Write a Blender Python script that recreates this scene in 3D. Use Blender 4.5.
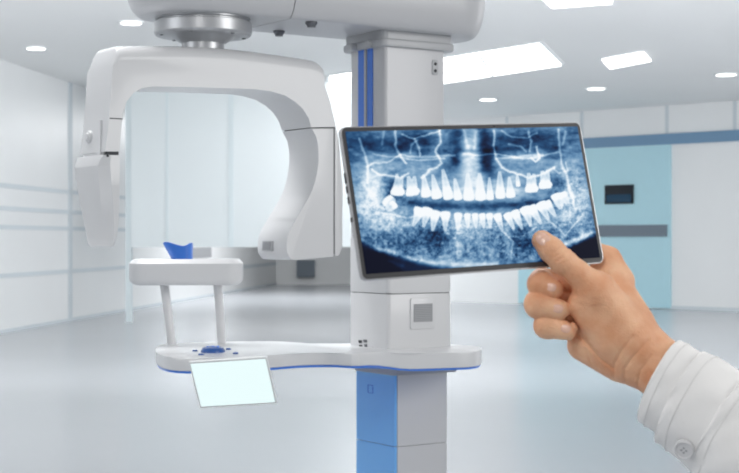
import bpy, bmesh, math
import numpy as np
from mathutils import Vector, Matrix

# ------------------------------------------------------------------ clearing
for o in list(bpy.data.objects):
    bpy.data.objects.remove(o, do_unlink=True)
S = bpy.context.scene
COL = S.collection

# ------------------------------------------------------------------ camera
F = 1500.0            # focal length in pixels of the 739-wide frame
CX, CY = 369.5, 239.0 # principal point / horizon
HC = 1.45             # eye height
cam = bpy.data.cameras.new('camera')
cam.sensor_width = 36.0
cam.lens = F * 36.0 / 739.0
cam.shift_y = (CY - 236.5) / 739.0
cam.clip_end = 200
cam.dof.use_dof = True
cam.dof.focus_distance = 2.15
cam.dof.aperture_fstop = 18.0
camo = bpy.data.objects.new('camera', cam)
camo.location = (0, 0, HC)
camo.rotation_euler = (math.pi / 2, 0, 0)
COL.objects.link(camo)
S.camera = camo

# ------------------------------------------------------------------ world, lights, exposure
W = bpy.data.worlds.new('world')
S.world = W
W.use_nodes = True
wn = W.node_tree
bg = wn.nodes['Background']
tc = wn.nodes.new('ShaderNodeTexCoord')
sp = wn.nodes.new('ShaderNodeSeparateXYZ')
rp = wn.nodes.new('ShaderNodeValToRGB')
wn.links.new(tc.outputs['Generated'], sp.inputs[0])
mp = wn.nodes.new('ShaderNodeMapRange')
mp.inputs['From Min'].default_value = -1
wn.links.new(sp.outputs['Z'], mp.inputs['Value'])
wn.links.new(mp.outputs[0], rp.inputs[0])
rp.color_ramp.elements[0].color = (0.55, 0.57, 0.60, 1)
rp.color_ramp.elements[1].color = (0.96, 0.98, 1.0, 1)
wn.links.new(rp.outputs[0], bg.inputs['Color'])
bg.inputs['Strength'].default_value = 0.50

def area(name, loc, target, sx, sy, watts, color=(1, 1, 1)):
    l = bpy.data.lights.new(name, 'AREA')
    l.shape = 'RECTANGLE'; l.size = sx; l.size_y = sy
    l.energy = watts; l.color = color
    o = bpy.data.objects.new(name, l)
    o.location = loc
    d = Vector(target) - Vector(loc)
    o.rotation_euler = d.to_track_quat('-Z', 'Y').to_euler()
    COL.objects.link(o)
    return o
area('key_light_right', (5.5, 1.0, 3.0), (-0.1, 3.6, 1.5), 3.0, 2.5, 120, (1.0, 0.99, 0.97))  # added key light from the right for the machine, not a window
area('fill_light_left', (-5.0, 1.6, 2.6), (-0.3, 4.0, 1.5), 2.5, 2.5, 42, (0.96, 0.98, 1.0))  # soft fill added for the machine's left faces, no window behind it
area('fill_light_near', (0.0, 9.0, 4.15), (0.0, 9.0, 0.0), 8, 3, 100)  # extra overhead fill, put in out of view to brighten the room
area('top_light_machine', (-1.0, 4.5, 4.1), (-0.3, 4.0, 1.2), 1.6, 1.2, 85)  # added top light so the shelf and upper surfaces come out bright
area('fill_light_hall', (0.5, 14.0, 4.1), (0.0, 36.0, 1.6), 9, 1.2, 600)  # unseen tilted fill added to light the far walls of the hall
area('fill_light_left_wall', (13.0, 17.0, 2.2), (-2.0, 27.0, 2.4), 14, 3.4, 640)  # big side fill added out of view to brighten the left wall
area('fill_light_right_wall', (-9.0, 12.0, 2.0), (7.0, 32.0, 2.2), 8, 3.4, 600)  # added fill aimed at the right wall, no real opening there
area('fill_light_far', (-2.0, 36.0, 4.15), (-2.0, 36.0, 0.0), 3.6, 7.0, 430)  # added light hidden behind the partition, lifts the dark end of the hall
area('fill_light_hand', (-0.6, -0.3, 2.9), (0.17, 1.2, 1.35), 0.7, 0.7, 17, (1.0, 0.98, 0.95))  # softbox-like fill added behind the camera for hand and sleeve

S.view_settings.view_transform = 'Standard'
S.view_settings.look = 'None'
S.view_settings.gamma = 1
S.view_settings.use_curve_mapping = False
S.view_settings.exposure = 0.0
S.cycles.use_denoising = True
S.cycles.max_bounces = 8

# ------------------------------------------------------------------ helpers
def lin(c):
    c = np.asarray(c, float) / 255.0
    return np.where(c <= 0.04045, c / 12.92, ((c + 0.055) / 1.055) ** 2.4)

def P(px, py, Y):
    return Vector(((px - CX) * Y / F, Y, HC - (py - CY) * Y / F))

def mat(name, rgb, rough=0.5, metal=0.0, coat=0.0, bump=0.0, bscale=60.0, var=0.0, vscale=6.0, emit=None, estr=1.0, spec=0.5, sss=0.0):
    m = bpy.data.materials.new(name)
    m.use_nodes = True
    nt = m.node_tree
    b = nt.nodes['Principled BSDF']
    c = [float(x) for x in lin(rgb)] + [1.0]
    b.inputs['Base Color'].default_value = c
    b.inputs['Roughness'].default_value = rough
    b.inputs['Metallic'].default_value = metal
    b.inputs['Coat Weight'].default_value = coat
    b.inputs['Coat Roughness'].default_value = 0.12
    b.inputs['Specular IOR Level'].default_value = spec
    if sss:
        b.inputs['Subsurface Weight'].default_value = sss
        b.inputs['Subsurface Radius'].default_value = (0.010, 0.004, 0.002)
        b.inputs['Subsurface Scale'].default_value = 0.6
    t = nt.nodes.new('ShaderNodeTexCoord')
    n = nt.nodes.new('ShaderNodeTexNoise')
    n.inputs['Scale'].default_value = vscale
    n.inputs['Detail'].default_value = 4
    nt.links.new(t.outputs['Object'], n.inputs['Vector'])
    r = nt.nodes.new('ShaderNodeValToRGB')
    v = max(var, 0.004)
    r.color_ramp.elements[0].position = 0.3
    r.color_ramp.elements[1].position = 0.7
    r.color_ramp.elements[0].color = [max(0, x * (1 - v)) for x in c[:3]] + [1]
    r.color_ramp.elements[1].color = [min(1, x * (1 + v)) for x in c[:3]] + [1]
    nt.links.new(n.outputs['Fac'], r.inputs[0])
    nt.links.new(r.outputs[0], b.inputs['Base Color'])
    if bump:
        n2 = nt.nodes.new('ShaderNodeTexNoise')
        n2.inputs['Scale'].default_value = bscale
        n2.inputs['Detail'].default_value = 5
        nt.links.new(t.outputs['Object'], n2.inputs['Vector'])
        bp = nt.nodes.new('ShaderNodeBump')
        bp.inputs['Strength'].default_value = bump
        bp.inputs['Distance'].default_value = 0.002
        nt.links.new(n2.outputs['Fac'], bp.inputs['Height'])
        nt.links.new(bp.outputs[0], b.inputs['Normal'])
    if emit is not None:
        b.inputs['Emission Color'].default_value = [float(x) for x in lin(emit)] + [1]
        b.inputs['Emission Strength'].default_value = estr
    return m

M = dict(
    white=mat('enamel_white', (222, 223, 225), 0.38, coat=0.35),
    grey=mat('enamel_grey', (186, 188, 191), 0.42, coat=0.15),
    column=mat('column_grey', (204, 205, 208), 0.42, 0.1, coat=0.1),
    dark=mat('seam_dark', (62, 64, 68), 0.6),
    metal=mat('brushed_metal', (190, 192, 195), 0.36, 0.6),
    steel=mat('bolt_steel', (120, 122, 126), 0.3, 0.9),
    blue=mat('panel_blue', (128, 194, 255), 0.35, coat=0.3),
    deepblue=mat('stripe_blue', (68, 128, 226), 0.4, coat=0.2),
    navy=mat('console_blue', (30, 84, 158), 0.3, coat=0.4),
    cup=mat('chin_blue', (50, 116, 214), 0.35, coat=0.3, sss=0.0),
    floor=mat('floor', (174, 178, 183), 0.2, var=0.015, vscale=0.5, spec=0.45),
    wall=mat('wall_white', (232, 234, 235), 0.35, var=0.01, vscale=1.0),
    wallglass=mat('wall_frosted', (216, 224, 227), 0.3, var=0.01, vscale=1.0),
    jointsoft=mat('joint_soft', (210, 221, 225), 0.4),
    joint=mat('wall_joint', (204, 212, 217), 0.5),
    ceiling=mat('ceiling_paint', (242, 243, 243), 0.7, var=0.01, vscale=0.4),
    wallblue=mat('door_blue', (178, 216, 227), 0.35, var=0.01),
    stripe=mat('trim_blue', (112, 146, 176), 0.4),
    band=mat('band_grey', (110, 122, 134), 0.4),
    black=mat('panel_black', (16, 24, 34), 0.2),
    screenblue=mat('panel_screen', (20, 60, 86), 0.2),
    lamp=mat('lamp_panel', (255, 255, 255), 0.5, emit=(255, 255, 255), estr=4.5),
    lampframe=mat('lamp_frame', (232, 235, 236), 0.5),
    display=mat('display_glow', (20, 24, 26), 0.2, emit=(236, 255, 255), estr=0.97),
    bezel=mat('tablet_bezel', (66, 66, 68), 0.3),
    silver=mat('tablet_silver', (190, 190, 192), 0.3, 0.7),
    grille=mat('grille_grey', (150, 152, 156), 0.6),
    cloth=mat('coat_cloth', (244, 243, 242), 0.85, bump=0.25, bscale=900, var=0.01, vscale=30),
    button=mat('button_white', (214, 214, 216), 0.3, coat=0.4),
    thread=mat('thread_white', (232, 231, 230), 0.9),
    nail=mat('nail', (242, 192, 170), 0.25, coat=0.3, sss=0.1),
)

def link(name, me, m=None, parent=None):
    o = bpy.data.objects.new(name, me)
    COL.objects.link(o)
    if m is not None:
        me.materials.append(M[m] if isinstance(m, str) else m)
    if parent is not None:
        o.parent = parent
        o.matrix_parent_inverse = parent.matrix_world.inverted() if False else Matrix.Translation(-Vector(parent_loc(parent)))
    return o

def parent_loc(o):
    v = Vector(o.location)
    # all roots are unrotated; parts sit at origin with an inverse that undoes the root offset
    p = o.parent
    return v if p is None else Vector((0, 0, 0))

def tag(o, label=None, cat=None, group=None, kind=None):
    if label: o['label'] = label
    if cat: o['category'] = cat
    if group: o['group'] = group
    if kind: o['kind'] = kind
    return o

def empty(name, loc):
    o = bpy.data.objects.new(name, None)
    o.empty_display_size = 0.1
    o.location = loc
    COL.objects.link(o)
    return o

def finish(me, angle=40, smooth=True):
    if smooth:
        me.polygons.foreach_set('use_smooth', [True] * len(me.polygons))
        me.set_sharp_from_angle(angle=math.radians(angle))
    me.update()

def bevel_mesh(bm, sel, width, seg=4):
    if sel:
        bmesh.ops.bevel(bm, geom=sel, offset=width, offset_type='OFFSET', segments=seg, profile=0.5, affect='EDGES', clamp_overlap=True)

def from_bm(name, bm, m, parent=None, angle=40):
    bmesh.ops.recalc_face_normals(bm, faces=bm.faces)
    me = bpy.data.meshes.new(name)
    bm.to_mesh(me); bm.free()
    finish(me, angle)
    return link(name, me, m, parent)

def prism_bm(poly, frame, d0, d1, bm=None):
    """poly of (p,q); frame(p,q,d)->Vector ; extruded from d0 to d1. returns bm and face loops"""
    bm = bm or bmesh.new()
    A = [bm.verts.new(frame(p, q, d0)) for p, q in poly]
    B = [bm.verts.new(frame(p, q, d1)) for p, q in poly]
    fa = bm.faces.new(A); fb = bm.faces.new(B[::-1])
    n = len(poly)
    for i in range(n):
        j = (i + 1) % n
        bm.faces.new((A[j], A[i], B[i], B[j]))
    return bm, A, B

def edge_between(bm, a, b):
    return bm.edges.get((a, b))

def prism(name, poly, frame, d0, d1, m, parent=None, bev0=0.0, bev1=0.0, seg=4, angle=35, bev0_fn=None):
    """prism with bevelled rims; bev0_fn(i)->bevel yes/no for rim edge i on side 0"""
    bm, A, B = prism_bm(poly, frame, d0, d1)
    n = len(poly)
    if bev0 > 0:
        es = [edge_between(bm, A[i], A[(i + 1) % n]) for i in range(n) if (bev0_fn is None or bev0_fn(i))]
        bevel_mesh(bm, es, bev0, seg)
    if bev1 > 0:
        B = [v for v in B if v.is_valid]
        bs = set(B)
        es = [e for e in bm.edges if e.verts[0] in bs and e.verts[1] in bs and len(e.link_faces) == 2 and
              any(len(f.verts) == n for f in e.link_faces)]
        bevel_mesh(bm, es, bev1, seg)
    return from_bm(name, bm, m, parent, angle)

def rrect(x0, x1, y0, y1, r, n=6):
    pts = []
    rr = r if isinstance(r, (list, tuple)) else [r] * 4
    for k, (cx, cy, a0) in enumerate(((x1 - rr[0], y1 - rr[0], 0), (x0 + rr[1], y1 - rr[1], 90), (x0 + rr[2], y0 + rr[2], 180), (x1 - rr[3], y0 + rr[3], 270))):
        for i in range(n + 1):
            a = math.radians(a0 + 90 * i / n)
            pts.append((cx + rr[k] * math.cos(a), cy + rr[k] * math.sin(a)))
    return pts

def catmull(pts, closed=False, n=6):
    out = []
    N = len(pts)
    rng = range(N) if closed else range(N - 1)
    for i in rng:
        p0 = pts[(i - 1) % N] if closed or i > 0 else pts[0]
        p1 = pts[i]; p2 = pts[(i + 1) % N]
        p3 = pts[(i + 2) % N] if closed or i + 2 < N else pts[-1]
        for k in range(n):
            t = k / n
            out.append(tuple(0.5 * (2 * b + (c - a) * t + (2 * a - 5 * b + 4 * c - d) * t * t + (3 * b - a - 3 * c + d) * t ** 3)
                             for a, b, c, d in zip(p0, p1, p2, p3)))
    if not closed:
        out.append(tuple(pts[-1]))
    return out

def cyl(name, p0, p1, r0, r1, m, parent=None, n=40, bev=0.0):
    p0 = Vector(p0); p1 = Vector(p1)
    d = (p1 - p0).normalized()
    a = d.orthogonal().normalized(); b = d.cross(a)
    fr = lambda p, q, t: p0 + (p1 - p0) * t + (a * p + b * q)
    bm = bmesh.new()
    A = [bm.verts.new(fr(r0 * math.cos(2 * math.pi * i / n), r0 * math.sin(2 * math.pi * i / n), 0)) for i in range(n)]
    B = [bm.verts.new(fr(r1 * math.cos(2 * math.pi * i / n), r1 * math.sin(2 * math.pi * i / n), 1)) for i in range(n)]
    bm.faces.new(A); bm.faces.new(B[::-1])
    for i in range(n):
        bm.faces.new((A[(i + 1) % n], A[i], B[i], B[(i + 1) % n]))
    if bev:
        es = [e for e in bm.edges if any(len(f.verts) == n for f in e.link_faces)]
        bevel_mesh(bm, es, bev, 3)
    return from_bm(name, bm, m, parent, 40)

def lathe(name, center, prof, m, parent=None, n=64, axis='Z'):
    """prof: list of (r, z) relative to centre"""
    bm = bmesh.new()
    rings = []
    for r, z in prof:
        rings.append([bm.verts.new(Vector(center) + Vector((r * math.cos(2 * math.pi * i / n), r * math.sin(2 * math.pi * i / n), z))) for i in range(n)])
    for a, b in zip(rings[:-1], rings[1:]):
        for i in range(n):
            bm.faces.new((a[i], a[(i + 1) % n], b[(i + 1) % n], b[i]))
    bm.faces.new(rings[0]); bm.faces.new(rings[-1])
    return from_bm(name, bm, m, parent, 30)

def boxw(name, x0, x1, y0, y1, z0, z1, m, parent=None):
    return prism(name, [(x0, y0), (x1, y0), (x1, y1), (x0, y1)], lambda p, q, d: Vector((p, q, d)), z0, z1, m, parent)

# inset outline for the blue rim
def inset(poly, d):
    out = []; N = len(poly)
    area2 = sum(poly[i][0] * poly[(i + 1) % N][1] - poly[(i + 1) % N][0] * poly[i][1] for i in range(N))
    sg = 1 if area2 > 0 else -1
    for i in range(N):
        p = Vector(poly[i - 1]); q = Vector(poly[(i + 1) % N]); t = (q - p)
        if t.length < 1e-9: out.append(poly[i]); continue
        t.normalize()
        nn = Vector((-t.y, t.x)) * sg
        out.append((poly[i][0] + nn.x * d, poly[i][1] + nn.y * d))
    return out

def ringloft(name, plan, levels, frame, m, parent=None, cut=None, angle=28):
    """convex plan, lofted through (inset, height) levels; cut=(point, normal) keeps the side behind the normal"""
    bm = bmesh.new(); n = len(plan)
    rings = [[bm.verts.new(frame(p, q, z)) for p, q in inset(plan, d)] for d, z in levels]
    for r0, r1 in zip(rings[:-1], rings[1:]):
        for i in range(n):
            bm.faces.new((r0[i], r0[(i + 1) % n], r1[(i + 1) % n], r1[i]))
    bm.faces.new(rings[0]); bm.faces.new(rings[-1][::-1])
    if cut:
        res = bmesh.ops.bisect_plane(bm, geom=bm.verts[:] + bm.edges[:] + bm.faces[:], plane_co=cut[0], plane_no=cut[1], clear_outer=True)
        es = [e for e in bm.edges if len(e.link_faces) == 1]
        bmesh.ops.holes_fill(bm, edges=es, sides=0)
    return from_bm(name, bm, m, parent, angle)

# ------------------------------------------------------------------ the hall
CEIL = 4.2
def floor_pt(px, py):
    Y = HC * F / (py - CY); return Vector(((px - CX) * Y / F, Y, 0))
tag(boxw('floor', -14, 22, -4, 56, -0.1, 0, 'floor'), kind='structure')
tag(boxw('ceiling', -14, 22, 6, 56, CEIL, CEIL + 0.1, 'ceiling'), kind='structure')

# left wall, runs away from the camera
L0 = floor_pt(0, 334); L1 = floor_pt(276, 284.5)
Ld = (L1 - L0).normalized(); Ln = Vector((Ld.y, -Ld.x, 0))      # Ln points into the hall
def Lf(t, z, d):   # t along, z up, d out of the wall
    return L0 + Ld * t + Ln * d + Vector((0, 0, z))
def Lt(px):        # distance along the wall seen at pixel column px
    k = (px - CX) / F
    return (k * L0.y - L0.x) / (Ld.x - k * Ld.y)
Lend = Lt(276)
def wall_piece(name, fr, t0, t1, z0, z1, d0, d1, m, parent=None):
    return prism(name, [(t0, z0), (t1, z0), (t1, z1), (t0, z1)], fr, d0, d1, m, parent)
wl = tag(wall_piece('wall_left', Lf, -30, Lend + 0.3, 0, CEIL, -0.2, 0, 'wall'), kind='structure')
def Lz(px, py):
    t = Lt(px); Y = L0.y + Ld.y * t
    return HC - (py - CY) * Y / F
# hanging frosted partition across the hall
YP = 26.0
def Ljoint(px, w, m='joint', z0=0.0, z1=CEIL, name='panel_joint', d=0.012):
    t = Lt(px); wall_piece(name, Lf, t - w / 2, t + w / 2, z0, z1, 0, d, m, wl)
Ljoint(70, 0.22)
for py in (185, 208, 227, 276):
    z = Lz(0, py)
    wall_piece('panel_joint', Lf, -8, Lt(200), z - 0.035, z + 0.035, 0, 0.012, 'joint', wl)
z = Lz(190, 272)
wall_piece('panel_joint', Lf, Lt(131), Lend, z - 0.05, z + 0.05, 0, 0.012, 'joint', wl)
tag(wall_piece('baseboard_left', Lf, -30, Lend, 0, 0.06, 0, 0.02, 'joint'), kind='structure')
o = wall_piece('wall_screen', Lf, Lt(186), Lt(206), Lz(196, 258), Lz(196, 247.5), 0.06, 0.14, 'grille')
tag(o, 'small blurred grey screen on the far left wall behind the chin rest', 'screen')

pz = HC - (247 - CY) * YP / F
px0, px1 = (131 - CX) * YP / F, (400 - CX) * YP / F
part_ = tag(boxw('wall_partition', px0, px1, YP, YP + 0.2, pz, CEIL, 'wallglass'), kind='structure')
for px, w in ((167, 0.05), (231, 0.09), (300, 0.05)):
    x = (px - CX) * YP / F
    boxw('panel_joint', x - w / 2, x + w / 2, YP - 0.01, YP, pz, CEIL, 'jointsoft', part_)
boxw('partition_post', px0 - 0.10, px0, YP + 0.02, YP + 0.18, 0, CEIL, 'jointsoft', part_)
# back wall
YB = L1.y
bx0 = L1.x - 0.2; bx1 = (470 - CX) * YB / F + 4
tag(boxw('wall_back', bx0, bx1, YB, YB + 0.2, 0, CEIL, 'wall'), kind='structure')
o = boxw('wall_screen', (297 - CX) * YB / F, (315 - CX) * YB / F, YB - 0.25, YB, HC - (277 - CY) * YB / F, HC - (260 - CY) * YB / F, 'band')
tag(o, 'blurred dark grey box on the back wall below the sensor housing', 'screen')

# right wall
R1 = P(739, 312, HC * F / (312 - CY)); R1.z = 0
YR0 = 35.0
R0 = Vector(((446 - CX) * YR0 / F, YR0, 0))
Rd = (R1 - R0).normalized(); Rn = Vector((Rd.y, -Rd.x, 0))
if Rn.y > 0: Rn = -Rn
def Rf(t, z, d):
    return R0 + Rd * t + Rn * d + Vector((0, 0, z))
def Rt(px):
    k = (px - CX) / F
    return (k * R0.y - R0.x) / (Rd.x - k * Rd.y)
def Rz(px, py):
    t = Rt(px); Y = R0.y + Rd.y * t
    return HC - (py - CY) * Y / F
wr = tag(wall_piece('wall_right', Rf, -0.3, Rt(739) + 6, 0, CEIL, -0.2, 0, 'wall'), kind='structure')
zs1 = Rz(660, 134.2); zs0 = Rz(660, 145)
tag(wall_piece('trim_1', Rf, 0, Rt(739) + 6, zs0, zs1, 0, 0.05, 'stripe'), kind='structure')
for px in (507, 582, 667, 735):
    t = Rt(px); wall_piece('panel_joint', Rf, t - 0.04, t + 0.04, zs1, CEIL, 0, 0.01, 'joint', wr)
dr = tag(wall_piece('door_1', Rf, Rt(520), Rt(671.5), 0.02, zs0, 0, 0.06, 'wallblue'), kind='structure')
wall_piece('door_band', Rf, Rt(540), Rt(669), Rz(640, 236.5), Rz(640, 225), 0.06, 0.10, 'band', dr)
zb, zt = Rz(621, 204), Rz(621, 185)
wall_piece('door_window', Rf, Rt(607), Rt(635.5), zb, zt, 0.06, 0.09, 'black', dr)
wall_piece('window_blue_pane', Rf, Rt(609), Rt(633.5), zb + 0.03, (zb + zt) / 2, 0.09, 0.095, 'screenblue', dr)  # flat blue pane over the lower half of the door window
tag(wall_piece('baseboard_right', Rf, Rt(671.5), Rt(739) + 6, 0, 0.08, 0, 0.02, 'joint'), kind='structure')

# ceiling lights
def ceil_pt(px, py):
    Y = (CEIL - HC) * F / (CY - py); return ((px - CX) * Y / F, Y)
def panel_light(quad, label, name='ceiling_panel_light', dividers=0):
    q = [ceil_pt(*p) for p in quad]
    c = (sum(p[0] for p in q) / 4, sum(p[1] for p in q) / 4)
    r = empty(name, (c[0], c[1], CEIL))
    tag(r, label, 'ceiling light', 'rectangular ceiling light panels')
    ext = [(c[0] + (p[0] - c[0]) * 1.03, c[1] + (p[1] - c[1]) * 1.03) for p in q]
    fr = lambda p, qq, d: Vector((p, qq, d))
    prism('frame', ext, fr, CEIL - 0.02, CEIL + 0.0, 'lampframe', r)
    prism('diffuser', q, fr, CEIL - 0.035, CEIL - 0.02, 'lamp', r)
    for k in range(dividers):
        f = (k + 1) / (dividers + 1)
        a = Vector(q[0]).lerp(Vector(q[1]), f); b = Vector(q[3]).lerp(Vector(q[2]), f)
        w = (Vector(q[1]) - Vector(q[0])).normalized() * 0.03
        prism('divider', [tuple(a - w), tuple(a + w), tuple(b + w), tuple(b - w)], fr, CEIL - 0.05, CEIL - 0.035, 'lampframe', r)
    return r
panel_light([(330, 75), (539, 42), (561, 63.5), (330, 99)], 'large tiled ceiling light panel seen behind the machine column', dividers=3)
panel_light([(602, 58), (643, 50.5), (651, 59), (610, 67)], 'small bright ceiling light panel right of the large one')
panel_light([(540, -6), (612, -8), (612, 1), (552, 5.5)], 'ceiling light panel cut by the top edge above the tablet')
def downlight(px, py, label, r=0.16):
    x, y = ceil_pt(px, py)
    e = empty('downlight', (x, y, CEIL))
    tag(e, label, 'downlight', 'round recessed downlights')
    lathe('trim_ring', (x, y, CEIL), [(r * 1.25, 0), (r * 1.25, -0.02), (r, -0.02), (r, 0)], 'lampframe', e, 32)
    lathe('lens', (x, y, CEIL), [(r, -0.005), (r, -0.022), (r * 0.5, -0.03)], 'lamp', e, 32)
downlight(36, 47.5, 'round downlight in the ceiling at far left above the white wall', 0.13)
downlight(131, 22, 'round downlight just left of the machine overhead boom', 0.13)
downlight(488, 99, 'faint round downlight just above the tablet top edge')
downlight(596, 88, 'round downlight below the small bright ceiling panel')
downlight(726, 74, 'round downlight in the ceiling at the far right edge')

# ------------------------------------------------------------------ the x-ray machine
ang = math.radians(33.6)
U = Vector((math.cos(ang), math.sin(ang), 0)); V = Vector((-math.sin(ang), math.cos(ang), 0))
O = Vector((0.0434, 4.2, 0))
def fsz(s, z, b): return O + U * s + V * b + Vector((0, 0, z))      # profile frame
def fab(a, b, z): return O + U * a + V * b + Vector((0, 0, z))      # plan frame
def SZ(px, py, b):
    k = (px - CX) / F
    A = O + V * b
    s = (k * A.y - A.x) / (U.x - k * U.y)
    Y = A.y + U.y * s
    return (s, HC - (py - CY) * Y / F)
def AB(px, py, z):
    Y = (HC - z) * F / (py - CY); X = (px - CX) * Y / F
    d = Vector((X, Y, 0)) - O
    return (d.dot(U), d.dot(V))
mach = empty('dental_xray_machine', fab(0.1, 0.09, 0))
tag(mach, 'white and blue standing dental x-ray machine with column, boom and curved rotating arm', 'x-ray machine')

def abox(name, a0, a1, b0, b1, z0, z1, m, parent, r=0.008, bev=0.0, seg=3):
    return prism(name, rrect(a0, a1, b0, b1, r, 5), fab, z0, z1, m, parent, bev0=bev, bev1=bev, seg=seg)

# lower column
c0 = AB(395, 447, HC - 208 * 4.2 / F)
la, lb = c0[0], c0[1]
basez = 0.05
abox('base_plate', la - 0.35, la + 0.45, lb - 0.28, lb + 0.48, 0, basez, 'grey', mach, 0.08, 0.01)
ZS = 1.098
seamz = HC - (447 - CY) * 4.2 / F
low = abox('lower_column', la + 0.006, la + 0.181, lb + 0.004, lb + 0.1975, basez, ZS - 0.02, 'column', mach, 0.006)
for z0, z1 in ((basez, seamz - 0.001), (seamz + 0.001, ZS - 0.03)):
    # blue cover wraps the left face and the front corner
    poly = [(la + 0.012, lb + 0.1975)] + [(la, lb + 0.1975), (la, lb + 0.006)] + \
           [(la + 0.006 - 0.006 * math.cos(t), lb + 0.006 - 0.006 * math.sin(t)) for t in np.linspace(0.2, math.pi / 2, 6)] + [(la + 0.007, lb + 0.004)]
    prism('blue_cover', poly, fab, z0, z1, 'blue', mach)
    abox('front_cover', la + 0.008, la + 0.1815, lb - 0.0, lb + 0.01, z0, z1, 'column', mach, 0.002)
# small outlined badge on the blue cover
def on_left_face(pxy, a, b_guess=0.1):
    k = (pxy[0] - CX) / F
    A = O + U * a
    b = (k * A.y - A.x) / (V.x - k * V.y)
    Y = A.y + V.y * b
    return b, HC - (pxy[1] - CY) * Y / F
bb, bz = on_left_face((370.5, 389), la)
fleft = lambda b, z, d: fab(d, b, 0) + Vector((0, 0, z))
def ring_plate(name, cb, cz, w, h, r, a, th, m, parent):
    """thin outlined rounded square on the left face"""
    out = rrect(cb - w, cb + w, cz - h, cz + h, r, 4); inn = rrect(cb - w * .8, cb + w * .8, cz - h * .85, cz + h * .85, r * .8, 4)
    bm = bmesh.new()
    n = len(out)
    lay = []
    for d in (a, a - th):
        lay.append(([bm.verts.new(fleft(p, q, d)) for p, q in out], [bm.verts.new(fleft(p, q, d)) for p, q in inn]))
    for i in range(n):
        j = (i + 1) % n
        (o0, i0), (o1, i1) = lay
        for quad in ((o1[i], o1[j], i1[j], i1[i]), (o0[i], o0[j], o1[j], o1[i]), (i0[i], i0[j], i1[j], i1[i]), (o0[i], o0[j], i0[j], i0[i])):
            bm.faces.new(quad)
    return from_bm(name, bm, m, parent)
ring_plate('badge', bb, bz, 0.014, 0.012, 0.003, la, 0.0010, 'deepblue', mach)
abox('shelf_bracket', la - 0.008, la + 0.215, lb - 0.008, lb + 0.205, ZS - 0.03, ZS + 0.01, 'grey', mach, 0.012, 0.003)

# middle block with a seam
m0 = AB(388, 352.5, 1.141)
m0 = (m0[0], m0[1])
ca = (388 - CX) * 4.2 / F
dv = Vector((ca, 4.2, 0)) - O
ma, mb = dv.dot(U), dv.dot(V)
ZM = 1.138
zsm = HC - (294 - CY) * 4.2 / F
mid = abox('column_block', ma, ma + 0.2233, mb, mb + 0.2016, ZM, zsm - 0.001, 'white', mach, 0.012, 0.002)
abox('seam', ma + 0.003, ma + 0.22, mb + 0.003, mb + 0.198, zsm - 0.002, zsm + 0.002, 'dark', mach, 0.01)
abox('upper_block', ma, ma + 0.2233, mb, mb + 0.2016, zsm + 0.001, zsm + 0.16, 'white', mach, 0.012, 0.004)
# vent on the front face
v0 = SZ(410, 329.5, mb); v1 = SZ(434.5, 297.5, mb)
vent = prism('vent', rrect(v0[0], v1[0], v0[1], v1[1], 0.006, 4), fsz, mb - 0.004, mb + 0.002, 'white', mach, bev0=0.0015, seg=2)
g0 = SZ(413, 322, mb); g1 = SZ(431.5, 303.5, mb)
prism('grille', [(g0[0], g0[1]), (g1[0], g0[1]), (g1[0], g1[1]), (g0[0], g1[1])], fsz, mb - 0.0048, mb - 0.003, 'grille', vent)
bm = bmesh.new()
for k in range(10):
    zz = g0[1] + (g1[1] - g0[1]) * (k + 0.25) / 10; h = (g1[1] - g0[1]) / 22
    prism_bm([(g0[0], zz), (g1[0], zz), (g1[0], zz + h), (g0[0], zz + h)], fsz, mb - 0.0062, mb - 0.0048, bm)
from_bm('slats', bm, 'grey', vent)
# connector ports low on the left face
pr = None
for (px, py, w, h) in ((360.5, 341.5, 0.008, 0.004), (365.5, 341, 0.008, 0.004), (361, 346, 0.008, 0.003), (366, 345.5, 0.006, 0.004)):
    b_, z_ = on_left_face((px, py), ma)
    prism('port', rrect(b_ - w, b_ + w, z_ - h, z_ + h, 0.0015, 3), fleft, ma - 0.002, ma + 0.001, 'dark' if px < 364 else 'steel', mach)

# upper column
ZB = 2.035
abox('upper_column', 0, 0.2086, 0, 0.181, zsm + 0.16, ZB - 0.01, 'column', mach, 0.01)
for p0, p1 in ((359, 365), (368, 373)):
    ba, _ = on_left_face((p0, 100), 0); bb_, _ = on_left_face((p1, 100), 0)
    b0, b1 = min(ba, bb_), max(ba, bb_)
    prism('blue_stripe', [(b0, zsm + 0.16), (b1, zsm + 0.16), (b1, 1.99), (b0, 1.99)], fleft, -0.003, 0.002, 'deepblue', mach)
ba, _ = on_left_face((366.5, 100), 0)
prism('rail', [(ba - 0.004, zsm + 0.16), (ba + 0.004, zsm + 0.16), (ba + 0.004, 1.99), (ba - 0.004, 1.99)], fleft, -0.006, 0.002, 'grey', mach)
# small emblem with two round eyes
e0 = SZ(432, 75, 0); e1 = SZ(437.5, 60, 0)
em = prism('emblem', rrect(e0[0], e1[0], e0[1], e1[1], 0.006, 5), fsz, -0.003, 0.002, 'grey', mach, bev0=0.001, seg=2)
for f in (0.28, 0.72):
    c = fsz((e0[0] + e1[0]) / 2, e0[1] + (e1[1] - e0[1]) * f, 0)
    cyl('emblem_dot', c - V * 0.0045, c - V * 0.002, 0.0045, 0.005, 'dark', em, 20)

# bracket below the boom
abox('bracket_lip', -0.016, 0.24, -0.014, 0.205, 1.99, 2.012, 'grey', mach, 0.02, 0.006)
abox('bracket', -0.01, 0.234, -0.008, 0.2, 2.008, ZB + 0.01, 'grey', mach, 0.02, 0.004)
for b_ in (0.05, 0.13):
    c = fab(-0.016, b_, 2.0)
    cyl('bracket_bolt', c - U * 0.014, c + U * 0.01, 0.010, 0.012, 'grey', mach, 24, 0.002)

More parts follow.
